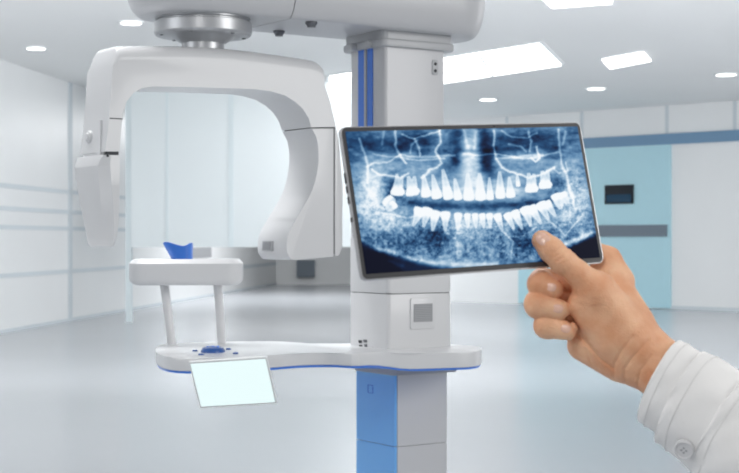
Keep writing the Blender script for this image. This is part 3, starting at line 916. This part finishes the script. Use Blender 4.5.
gx, gy_ = np.meshgrid(np.linspace(sx0, sx1, NX), np.linspace(sy0, sy1, NY))
pos = np.array(tcn)[None, None] + gx[..., None] * np.array(tx) + gy_[..., None] * np.array(tz) - 0.0008 * np.array(ty)
# picture coordinates: the flat screen plane laid over the enlarged view of the photograph
ppx = CX + F * pos[..., 0] / pos[..., 1]; ppy = CY - F * (pos[..., 2] - HC) / pos[..., 1]
colr = xray(ppx, ppy)
me = bpy.data.meshes.new('screen')
idx = np.arange(NX * NY).reshape(NY, NX)
quads = np.stack([idx[:-1, :-1], idx[:-1, 1:], idx[1:, 1:], idx[1:, :-1]], -1).reshape(-1, 4)
me.vertices.add(NX * NY); me.vertices.foreach_set('co', pos.reshape(-1).astype(np.float32))
me.loops.add(quads.size); me.loops.foreach_set('vertex_index', quads.reshape(-1).astype(np.int32))
me.polygons.add(len(quads)); me.polygons.foreach_set('loop_start', (np.arange(len(quads)) * 4).astype(np.int32))
me.update(); me.validate()
ca_ = me.color_attributes.new('picture', 'FLOAT_COLOR', 'POINT')
ca_.data.foreach_set('color', np.concatenate([colr.reshape(-1, 3), np.ones((NX * NY, 1))], 1).reshape(-1).astype(np.float32))
ms = bpy.data.materials.new('tablet_screen'); ms.use_nodes = True
b = ms.node_tree.nodes['Principled BSDF']
b.inputs['Base Color'].default_value = (0.004, 0.004, 0.005, 1); b.inputs['Roughness'].default_value = 0.3
b.inputs['Specular IOR Level'].default_value = 0.04
at = ms.node_tree.nodes.new('ShaderNodeAttribute'); at.attribute_name = 'picture'
ms.node_tree.links.new(at.outputs['Color'], b.inputs['Emission Color']); b.inputs['Emission Strength'].default_value = 1.0
link('screen', me, ms, tab)

# ------------------------------------------------------------------ surface nets
def surface_nets(D, origin, h):
    ins = D < 0
    nx, ny, nz = D.shape
    c = np.zeros((nx - 1, ny - 1, nz - 1), int)
    for i in (0, 1):
        for j in (0, 1):
            for k in (0, 1):
                c += ins[i:nx - 1 + i, j:ny - 1 + j, k:nz - 1 + k]
    act = (c > 0) & (c < 8)
    cells = np.argwhere(act)
    vid = -np.ones(act.shape, int); vid[act] = np.arange(len(cells))
    acc = np.zeros((len(cells), 3)); cnt = np.zeros(len(cells))
    corners = [(i, j, k) for i in (0, 1) for j in (0, 1) for k in (0, 1)]
    for a in corners:
        for ax in range(3):
            if a[ax] == 1: continue
            b_ = list(a); b_[ax] = 1
            va = D[cells[:, 0] + a[0], cells[:, 1] + a[1], cells[:, 2] + a[2]]
            vb = D[cells[:, 0] + b_[0], cells[:, 1] + b_[1], cells[:, 2] + b_[2]]
            cr_ = (va < 0) != (vb < 0)
            t = np.where(cr_, va / (va - vb + 1e-12), 0)
            p = np.tile(np.array(a, float), (len(cells), 1)); p[:, ax] += t
            acc[cr_] += p[cr_]; cnt[cr_] += 1
    verts = (cells + acc / cnt[:, None]) * h + origin
    faces = []
    for ax in range(3):
        o1, o2 = [(1, 2), (2, 0), (0, 1)][ax]
        sl0 = [slice(None)] * 3; sl1 = [slice(None)] * 3
        sl0[ax] = slice(0, -1); sl1[ax] = slice(1, None)
        A_ = ins[tuple(sl0)]; B_ = ins[tuple(sl1)]
        E = np.argwhere(A_ != B_)
        ok = (E[:, o1] > 0) & (E[:, o2] > 0) & (E[:, o1] < D.shape[o1] - 1) & (E[:, o2] < D.shape[o2] - 1)
        E = E[ok]
        flip = A_[tuple(E.T)]
        def cell(d1, d2):
            q = E.copy(); q[:, o1] -= d1; q[:, o2] -= d2
            return vid[tuple(q.T)]
        q = np.stack([cell(1, 1), cell(0, 1), cell(0, 0), cell(1, 0)], -1)
        q[~flip] = q[~flip][:, ::-1]
        faces.append(q)
    return verts, np.concatenate(faces)

def mesh_np(name, verts, quads):
    me = bpy.data.meshes.new(name)
    me.vertices.add(len(verts)); me.vertices.foreach_set('co', verts.reshape(-1).astype(np.float32))
    me.loops.add(quads.size); me.loops.foreach_set('vertex_index', quads.reshape(-1).astype(np.int32))
    me.polygons.add(len(quads)); me.polygons.foreach_set('loop_start', (np.arange(len(quads)) * quads.shape[1]).astype(np.int32))
    me.polygons.foreach_set('use_smooth', [True] * len(quads))
    me.update(); me.validate()
    return me

# ------------------------------------------------------------------ the hand
# hand space: photo-like axes in units of 0.9 mm; x right, y down, w away from the camera
Y0 = tcn.y; UN = Y0 / F
def hw_(p):       # hand space -> world
    p = np.asarray(p, float)
    Y = Y0 + p[..., 2] * UN
    return np.stack([(p[..., 0] - CX) * Y / F, Y, HC - (p[..., 1] - CY) * Y / F], -1)
def tab_w(px, py):   # hand-space depth of the tablet's front at that pixel
    d = Vector(((px - CX) / F, 1, -(py - CY) / F)); o_ = Vector((0, 0, HC))
    t = (tcn - o_).dot(ty) / d.dot(ty)
    return (t - Y0) / UN
print('tablet depth near thumb', tab_w(540, 240), tab_w(575, 272), tab_w(604, 262))

def cone(Px, a, b, r0, r1):
    """rounded cone distance, vectorised (interpolated radius)"""
    a = np.array(a, float); b = np.array(b, float); ba = b - a
    pa_ = Px - a
    t = np.clip((pa_ @ ba) / (ba @ ba), 0, 1)
    return np.linalg.norm(pa_ - t[..., None] * ba, axis=-1) - (r0 + (r1 - r0) * t)
def ell(Px, c, r, R=None):
    q = Px - np.array(c, float)
    if R is not None: q = q @ R
    r = np.array(r, float)
    k0 = np.linalg.norm(q / r, axis=-1); k1 = np.linalg.norm(q / (r * r), axis=-1)
    return k0 * (k0 - 1) / (k1 + 1e-9)
def smin(a, b, k):
    h = np.clip(0.5 + 0.5 * (b - a) / k, 0, 1)
    return b * (1 - h) + a * h - k * h * (1 - h)
def smax(a, b, k): return -smin(-a, -b, k)
def chain(Px, pts, k=2.0):
    d = None
    for (p, r), (q, s_) in zip(pts[:-1], pts[1:]):
        e = cone(Px, p, q, r, s_)
        d = e if d is None else smin(d, e, k)
    return d
tw = tab_w(560, 262)
TF = tw - 1.5
thumb_pts = [((542.0, 240.5, TF - 10.5), 10.4), ((551, 249.5, TF - 12), 12.2), ((563, 261.5, TF - 13.5), 12.8), ((578, 273.5, TF - 12), 12.4), ((596, 292, TF - 6), 18.0)]
mid_pts = [((554, 288.5, TF - 6), 9.6), ((541, 284, TF + 2), 13.6), ((542, 281.5, TF + 22), 13.0), ((598, 282, TF + 42), 14.0)]
ring_pts = [((560.5, 310, TF - 6), 10.0), ((539, 304, TF + 2), 14.8), ((539, 301, TF + 24), 12.8), ((606, 304, TF + 44), 14.0)]
pink_pts = [((568.5, 330.5, TF - 5), 9.8), ((547, 325.5, TF + 4), 13.2), ((548, 322.5, TF + 24), 11.6), ((612, 330, TF + 42), 14.0)]
index_pts = [((545, 226, tab_w(545, 226) + 15), 8.0), ((562, 236, tab_w(562, 236) + 17), 9.0), ((586, 248, tab_w(586, 248) + 18.5), 10.5), ((608, 260, tab_w(606, 260) + 20.5), 13.0), ((620, 281, TF + 40), 15.0)]
def hand_sdf(Px):
    thumb = chain(Px, thumb_pts, 5)
    palm = cone(Px, (597, 292, TF - 3), (632, 340, TF + 6), 20, 25)          # thenar
    palm = smin(palm, cone(Px, (583, 305, TF - 1), (612, 340, TF + 2), 16, 20), 8)
    palm = smin(palm, cone(Px, (613, 281, TF + 32), (634, 322, TF + 22), 15.5, 20), 12)   # index metacarpal
    palm = smin(palm, cone(Px, (604, 310, TF + 38), (640, 348, TF + 26), 16, 20), 12)
    palm = smin(palm, cone(Px, (583, 345, TF + 22), (620, 362, TF + 16), 16, 20), 12)    # hypothenar
    palm = smin(palm, cone(Px, (600, 340, TF + 16), (640, 360, TF + 12), 18, 24), 12)
    wrist = chain(Px, [((634, 344, TF + 14), 27), ((652, 361, TF + 12), 27.5), ((668, 374, TF + 6), 29), ((712, 406, TF - 8), 32), ((740, 426, TF - 18), 34)], 8)
    palm = smin(palm, wrist, 12)
    d = smin(thumb, palm, 9)
    ix = chain(Px, index_pts, 5)
    d = smin(d, ix, 7)
    fin_ = None
    for pts in (mid_pts, ring_pts, pink_pts):
        f = chain(Px, pts, 3)
        fin_ = f if fin_ is None else smin(fin_, f, 0.5)
    # knuckle side joins the palm softly, finger tips only touch it
    kk = np.clip((Px[..., 2] - (TF + 8)) / 14, 0, 1) * 8 + 0.8
    h = np.clip(0.5 + 0.5 * (fin_ - d) / kk, 0, 1)
    d = fin_ * (1 - h) + d * h - kk * h * (1 - h)
    # creases
    def crease(d, pts, depth, width):
        Q = Px[..., :2]; dd = None
        for a, b_ in zip(pts[:-1], pts[1:]):
            e = cone(Q, a, b_, 0, 0); dd = e if dd is None else np.minimum(dd, e)
        front = 1 - np.clip((Px[..., 2] - TF - 8) / 8, 0, 1)
        return d + depth * np.exp(-(dd / width) ** 2) * front
    for pts, dp, wd in (
        ([(551, 252), (556, 252.5), (560, 248)], 0.8, 1.0),
        ([(554, 257), (563, 252), (568, 248)], 1.0, 1.1),
        ([(557, 261), (566, 256.5), (572, 252)], 0.9, 1.1),
        ([(563, 264), (571, 259)], 0.4, 1.0),
        ([(614, 381), (614, 366), (621, 352), (633, 336)], 1.2, 1.7),
        ([(625, 384), (625, 369), (633, 357), (648, 341)], 1.1, 1.6),
        ([(638, 388), (640, 372), (652, 356)], 0.5, 1.6),
        ([(567, 318), (576, 332), (588, 345), (600, 358), (613, 368)], 2.0, 1.8),
        ([(575, 335), (575, 357)], 1.2, 1.4),
        ([(586, 349), (592, 366)], 0.8, 1.3),
        ([(596, 357), (603, 372)], 0.8, 1.3),
        ([(575, 296), (590, 300), (604, 299)], 0.3, 1.4),
        ([(573, 303), (590, 307), (606, 306)], 0.3, 1.4)):
        d = crease(d, pts, dp, wd)
    return d
hstep = 0.85
lo_ = np.array([512, 220, -60.0 + TF]); hi_ = np.array([728, 432, 78.0 + TF])
ax_ = [np.arange(lo_[i], hi_[i], hstep) for i in range(3)]
G = np.empty((len(ax_[0]), len(ax_[1]), len(ax_[2])), np.float32)
XX, YY = None, None
for i0 in range(0, len(ax_[0]), 16):
    xs = ax_[0][i0:i0 + 16]
    g = np.stack(np.meshgrid(xs, ax_[1], ax_[2], indexing='ij'), -1)
    G[i0:i0 + len(xs)] = hand_sdf(g)
# close the far end inside the sleeve
gx_, gy2 = np.meshgrid(ax_[0], ax_[1], indexing='ij')
cut = ((gx_ - 705) * 0.8 + (gy2 - 402) * 0.6)[..., None]
G = np.maximum(G, cut)
# keep the tablet slab clear of flesh: fingers press against it, never through it
cor = np.array([(np.array(hw_(np.array([x_, y_, w_])))) for x_, y_, w_ in ((0, 0, 0),)])
def tablet_sdf(Pw):
    q = Pw - np.array(tcn)
    p = np.stack([q @ np.array(tx), q @ np.array(tz), q @ np.array(ty) - 0.0029], -1)
    e = np.abs(p) - np.array([TW / 2, thh / 2, 0.0037])
    return (np.linalg.norm(np.maximum(e, 0), axis=-1) + np.minimum(e.max(-1), 0)) / UN
for i0 in range(0, len(ax_[0]), 16):
    xs = ax_[0][i0:i0 + 16]
    g = np.stack(np.meshgrid(xs, ax_[1], ax_[2], indexing='ij'), -1)
    td = tablet_sdf(hw_(g)) - 0.9
    G[i0:i0 + len(xs)] = smax(G[i0:i0 + len(xs)], -td, 1.0)
hv, hq = surface_nets(G.astype(float), lo_, hstep)
# drop stray pieces: keep the component holding the wrist
par = np.arange(len(hv))
E_ = np.concatenate([hq[:, [0, 1]], hq[:, [1, 2]], hq[:, [2, 3]]])
while True:
    m1 = np.minimum(par[E_[:, 0]], par[E_[:, 1]])
    new = par.copy(); np.minimum.at(new, E_[:, 0], m1); np.minimum.at(new, E_[:, 1], m1); new = new[new]
    if (new == par).all(): break
    par = new
big = np.bincount(par).argmax(); keep = par == big
remap = np.cumsum(keep) - 1
hq = remap[hq[keep[hq[:, 0]]]]; hv = hv[keep]
# light smoothing
for _ in range(3):
    s_ = np.zeros_like(hv); c_ = np.zeros(len(hv))
    for a_, b_ in ((0, 1), (1, 2), (2, 3), (3, 0)):
        np.add.at(s_, hq[:, a_], hv[hq[:, b_]]); np.add.at(s_, hq[:, b_], hv[hq[:, a_]])
        np.add.at(c_, hq[:, a_], 1); np.add.at(c_, hq[:, b_], 1)
    hv = hv * 0.5 + 0.5 * s_ / c_[:, None]

skin = bpy.data.materials.new('skin'); skin.use_nodes = True
nt = skin.node_tree; b = nt.nodes['Principled BSDF']
t = nt.nodes.new('ShaderNodeTexCoord')
n1 = nt.nodes.new('ShaderNodeTexNoise'); n1.inputs['Scale'].default_value = 38; n1.inputs['Detail'].default_value = 6
r1_ = nt.nodes.new('ShaderNodeValToRGB')
r1_.color_ramp.elements[0].position = 0.32; r1_.color_ramp.elements[1].position = 0.68
r1_.color_ramp.elements[0].color = [float(v) for v in lin((226, 160, 120))] + [1]
r1_.color_ramp.elements[1].color = [float(v) for v in lin((246, 196, 158))] + [1]
nt.links.new(t.outputs['Object'], n1.inputs['Vector']); nt.links.new(n1.outputs['Fac'], r1_.inputs[0]); nt.links.new(r1_.outputs[0], b.inputs['Base Color'])
b.inputs['Roughness'].default_value = 0.48; b.inputs['Specular IOR Level'].default_value = 0.4
b.inputs['Subsurface Weight'].default_value = 0.12; b.inputs['Subsurface Radius'].default_value = (0.008, 0.003, 0.0015); b.inputs['Subsurface Scale'].default_value = 0.5
n2 = nt.nodes.new('ShaderNodeTexNoise'); n2.inputs['Scale'].default_value = 420; n2.inputs['Detail'].default_value = 4
vo = nt.nodes.new('ShaderNodeTexVoronoi'); vo.inputs['Scale'].default_value = 620
nt.links.new(t.outputs['Object'], n2.inputs['Vector']); nt.links.new(t.outputs['Object'], vo.inputs['Vector'])
mx = nt.nodes.new('ShaderNodeMath'); mx.operation = 'ADD'
nt.links.new(n2.outputs['Fac'], mx.inputs[0]); nt.links.new(vo.outputs['Distance'], mx.inputs[1])
bp = nt.nodes.new('ShaderNodeBump'); bp.inputs['Strength'].default_value = 0.45; bp.inputs['Distance'].default_value = 0.0010
nt.links.new(mx.outputs[0], bp.inputs['Height']); nt.links.new(bp.outputs[0], b.inputs['Normal'])

person = empty('person', tuple(hw_(np.array([705., 402., TF]))))
tag(person, 'right hand and forearm of a person in a white coat sleeve holding up the tablet', 'person')
hand = link('hand', mesh_np('hand', hw_(hv), hq), skin, person)

# finger nails: curved plates lying on the skin
def nail(c, along, out, w, l, r):
    r = 6.0; c = np.array(c, float); on = np.array(out, float) / np.linalg.norm(out)
    while hand_sdf((c + on * r)[None])[0] < 0.25 and r < 20: r += 0.1
    al = np.array(along, float); al /= np.linalg.norm(al)
    ou = np.array(out, float); ou -= (ou @ al) * al; ou /= np.linalg.norm(ou)
    sd = np.cross(al, ou)
    nu, nv = 14, 16
    rows = []
    for j in range(nv + 1):
        v_ = -1 + 2 * j / nv
        half = (1 - abs(v_) ** 2.8) ** 0.5 if abs(v_) < 1 else 0
        half = 0.10 + 0.90 * half
        row = []
        for i in range(nu + 1):
            u_ = (-1 + 2 * i / nu) * half
            row.append(c + al * (v_ * l) + sd * (u_ * w))
        rows.append(row)
    vts = np.array(rows).reshape(-1, 3)
    uu = np.array([max(abs(-1 + 2 * i / nu), abs(-1 + 2 * j / nv)) for j in range(nv + 1) for i in range(nu + 1)])
    iso = 0.40 - 0.6 * uu ** 8
    t0_ = np.zeros(len(vts)); t1_ = np.full(len(vts), 30.0)
    for _ in range(26):
        tm = (t0_ + t1_) / 2
        inside = hand_sdf(vts + ou * tm[:, None]) < iso
        t0_ = np.where(inside, tm, t0_); t1_ = np.where(inside, t1_, tm)
    vts = vts + ou * np.minimum(t0_, r + 1)[:, None]
    low = vts - ou * 0.8
    idx = np.arange((nu + 1) * (nv + 1)).reshape(nv + 1, nu + 1)
    q = np.stack([idx[:-1, :-1], idx[:-1, 1:], idx[1:, 1:], idx[1:, :-1]], -1).reshape(-1, 4)
    N_ = len(vts)
    bd = list(idx[0]) + list(idx[1:, -1]) + list(idx[-1, :-1][::-1]) + list(idx[1:-1, 0][::-1])
    sk = [(bd[i], bd[(i + 1) % len(bd)], bd[(i + 1) % len(bd)] + N_, bd[i] + N_) for i in range(len(bd))]
    q = np.concatenate([q, q[:, ::-1] + N_, np.array(sk)])
    o_ = link('nail', mesh_np('nail', hw_(np.concatenate([vts, low])), q), 'nail', hand)
    bm_ = bmesh.new(); bm_.from_mesh(o_.data); bmesh.ops.recalc_face_normals(bm_, faces=bm_.faces); bm_.to_mesh(o_.data); bm_.free()
    return o_
nail((543.0, 240.5, TF - 10.7), (-0.72, -0.66, 0.15), (-0.08, -0.28, -1), 6.8, 7.4, 10.1)
nail((556, 287.5, TF - 5), (1, 0.25, -0.5), (0.1, 0.1, -1), 4.4, 5.0, 9.2)
nail((562, 308.8, TF - 5), (1, 0.25, -0.4), (0.1, 0.1, -1), 4.6, 5.2, 9.5)
nail((569.5, 328.7, TF - 4), (1, 0.25, -0.4), (0.1, 0.1, -1), 4.4, 5.0, 9.3)

# ------------------------------------------------------------------ coat sleeve
def sleeve_tube(name, stations, m, parent, seed, thick=1.4, fold=1.0, nseg=96, sub=8, closed_end=False, cap_start=None):
    """stations: (cx,cy,w, ru(radius across), rw(radius in depth), tilt deg of ring plane, shear)"""
    st = catmull(stations, n=sub)
    rows = []
    for i, s_ in enumerate(st):
        cx_, cy_, w_, ru, rw, nx_, ny_, kw = s_
        nrm = np.array([nx_, ny_, kw]); nrm /= np.linalg.norm(nrm)
        a_ = np.array([-nrm[1], nrm[0], 0]); a_ /= np.linalg.norm(a_)      # across, in the picture plane (up-left to down-right)
        c_ = np.cross(nrm, a_)
        th = np.linspace(0, 2 * math.pi, nseg, endpoint=False)
        f = i / (len(st) - 1)
        wob = fold * (1.6 * np.sin(3 * th + 5 * f + seed) * np.sin(9 * f + seed) + 1.0 * np.sin(5 * th - 11 * f + 2 * seed) + 0.8 * np.sin(8 * th + 17 * f + seed) * np.sin(13 * f))
        p = np.array([cx_, cy_, w_])[None] + np.outer((ru + wob) * np.cos(th), a_) + np.outer((rw + wob) * np.sin(th), c_)
        rows.append(p)
    R_ = np.array(rows)
    cen_ = R_.mean(1, keepdims=True)
    dirs = R_ - cen_; dirs /= np.linalg.norm(dirs, axis=-1, keepdims=True)
    inn = R_ - dirs * thick
    L_ = len(st)
    vts = np.concatenate([R_.reshape(-1, 3), inn.reshape(-1, 3)])
    id0 = np.arange(L_ * nseg).reshape(L_, nseg); id1 = id0 + L_ * nseg
    def strip(id_, rev):
        a_ = id_[:-1]; b_ = id_[1:]
        q = np.stack([a_, np.roll(a_, -1, 1), np.roll(b_, -1, 1), b_], -1).reshape(-1, 4)
        return q[:, ::-1] if rev else q
    def lip(r0, r1):
        return np.stack([r0, np.roll(r0, -1), np.roll(r1, -1), r1], -1)
    q = np.concatenate([strip(id0, False), strip(id1, True), lip(id1[0], id0[0]), lip(id0[-1], id1[-1])])
    o_ = link(name, mesh_np(name, hw_(vts), q), m, parent)
    bm_ = bmesh.new(); bm_.from_mesh(o_.data); bmesh.ops.recalc_face_normals(bm_, faces=bm_.faces); bm_.to_mesh(o_.data); bm_.free()
    return o_, R_
# ring normals lean so that the open end faces the hand and a little towards the camera
N0 = (0.88, 0.46, -0.22)
inner_st = [(659, 380, TF + 4, 45, 38, *N0), (664, 383.5, TF + 2, 46, 39, *N0), (680, 394, TF - 2, 47, 40, *N0), (710, 413, TF - 8, 50, 43, *N0), (740, 432, TF - 14, 52, 46, *N0)]
slv, RI = sleeve_tube('coat_sleeve', inner_st, 'cloth', person, 0.4, fold=0.55)
N1 = (0.87, 0.48, -0.24)
outer_st = [(681, 396, TF - 1, 51, 44, *N1), (686, 399, TF - 2, 52.5, 45.5, *N1), (705, 413, TF - 8, 54, 47, *N1), (735, 436, TF - 14, 58, 52, *N1), (780, 468, TF - 26, 62, 58, *N1), (860, 520, TF - 50, 70, 66, *N1), (960, 585, TF - 80, 78, 74, *N1)]
osl, RO = sleeve_tube('cuff_strap', outer_st, 'cloth', slv, 1.7, fold=0.8)
# second overlapping layer beginning further up the arm
N2 = (0.84, 0.52, -0.24)
up_st = [(723, 424, TF - 11, 57, 51, *N2), (728, 428, TF - 12, 60, 53, *N2), (750, 446, TF - 18, 63, 57, *N2), (800, 484, TF - 32, 67, 63, *N2), (880, 536, TF - 56, 74, 70, *N2)]
usl, RU = sleeve_tube('upper_sleeve', up_st, 'cloth', slv, 2.9, fold=1.2)
def stitch(R_, row, m_, parent, off=0.25):
    ring = R_[row]; c_ = ring.mean(0)
    d_ = ring - c_; d_ /= np.linalg.norm(d_, axis=1, keepdims=True)
    pts = hw_(ring + d_ * off); n_ = len(pts); bm = bmesh.new(); rr = 0.00045
    rows = []
    for i in range(n_):
        p = Vector(pts[i]); t_ = (Vector(pts[(i + 1) % n_]) - Vector(pts[i - 1])).normalized()
        a_ = Vector(hw_(ring[i] + d_[i])) - Vector(hw_(ring[i])); a_.normalize(); b_ = t_.cross(a_)
        rows.append([bm.verts.new(p + a_ * rr * math.cos(k * math.pi / 3) + b_ * rr * 1.6 * math.sin(k * math.pi / 3)) for k in range(6)])
    for i in range(n_):
        for k in range(6):
            bm.faces.new((rows[i][k], rows[i][(k + 1) % 6], rows[(i + 1) % n_][(k + 1) % 6], rows[(i + 1) % n_][k]))
    return from_bm('stitching', bm, m_, parent)
stitch(RO, 11, 'thread', slv); stitch(RU, 10, 'thread', slv); stitch(RI, 10, 'thread', slv)
# button
bw = TF - 46
def bpt(x, y, w): return Vector(hw_(np.array([x, y, w], float)))
# find the strap surface under the button
RR = RO.reshape(-1, 3)
sel = np.hypot(RR[:, 0] - 684.4, RR[:, 1] - 449.5)
cand = RR[sel < 7]; bw = float(cand[:, 2].min()) if len(cand) else TF - 30
c3 = np.array([684.4, 449.5, bw]); 
nv_ = np.array([-0.28, 0.42, -0.86]); nv_ /= np.linalg.norm(nv_)
wc = Vector(hw_(c3)); wn2 = Vector(hw_(c3 + nv_)) - wc; wn2.normalize()
bt_ = cyl('button', wc - wn2 * 0.001, wc + wn2 * 0.0022, 0.0092, 0.0088, 'button', slv, 40, 0.0007)
aa = wn2.orthogonal().normalized(); ab_ = wn2.cross(aa)
# raised rim and four thread holes
bm = bmesh.new(); n = 40
rg = []
for r_, h_ in ((0.0088, 0.0021), (0.0082, 0.0031), (0.0072, 0.0031), (0.0066, 0.0021)):
    rg.append([bm.verts.new(wc + aa * (r_ * math.cos(2 * math.pi * i / n)) + ab_ * (r_ * math.sin(2 * math.pi * i / n)) + wn2 * h_) for i in range(n)])
for a_, b_ in zip(rg, rg[1:] + rg[:1]):
    for i in range(n):
        bm.faces.new((a_[i], a_[(i + 1) % n], b_[(i + 1) % n], b_[i]))
from_bm('button_rim', bm, 'button', bt_)
for i in range(4):
    t = math.pi / 4 + i * math.pi / 2
    q = wc + (aa * math.cos(t) + ab_ * math.sin(t)) * 0.0022
    cyl('thread_hole', q + wn2 * 0.0021, q + wn2 * 0.0025, 0.0009, 0.0009, 'grille', bt_, 12)
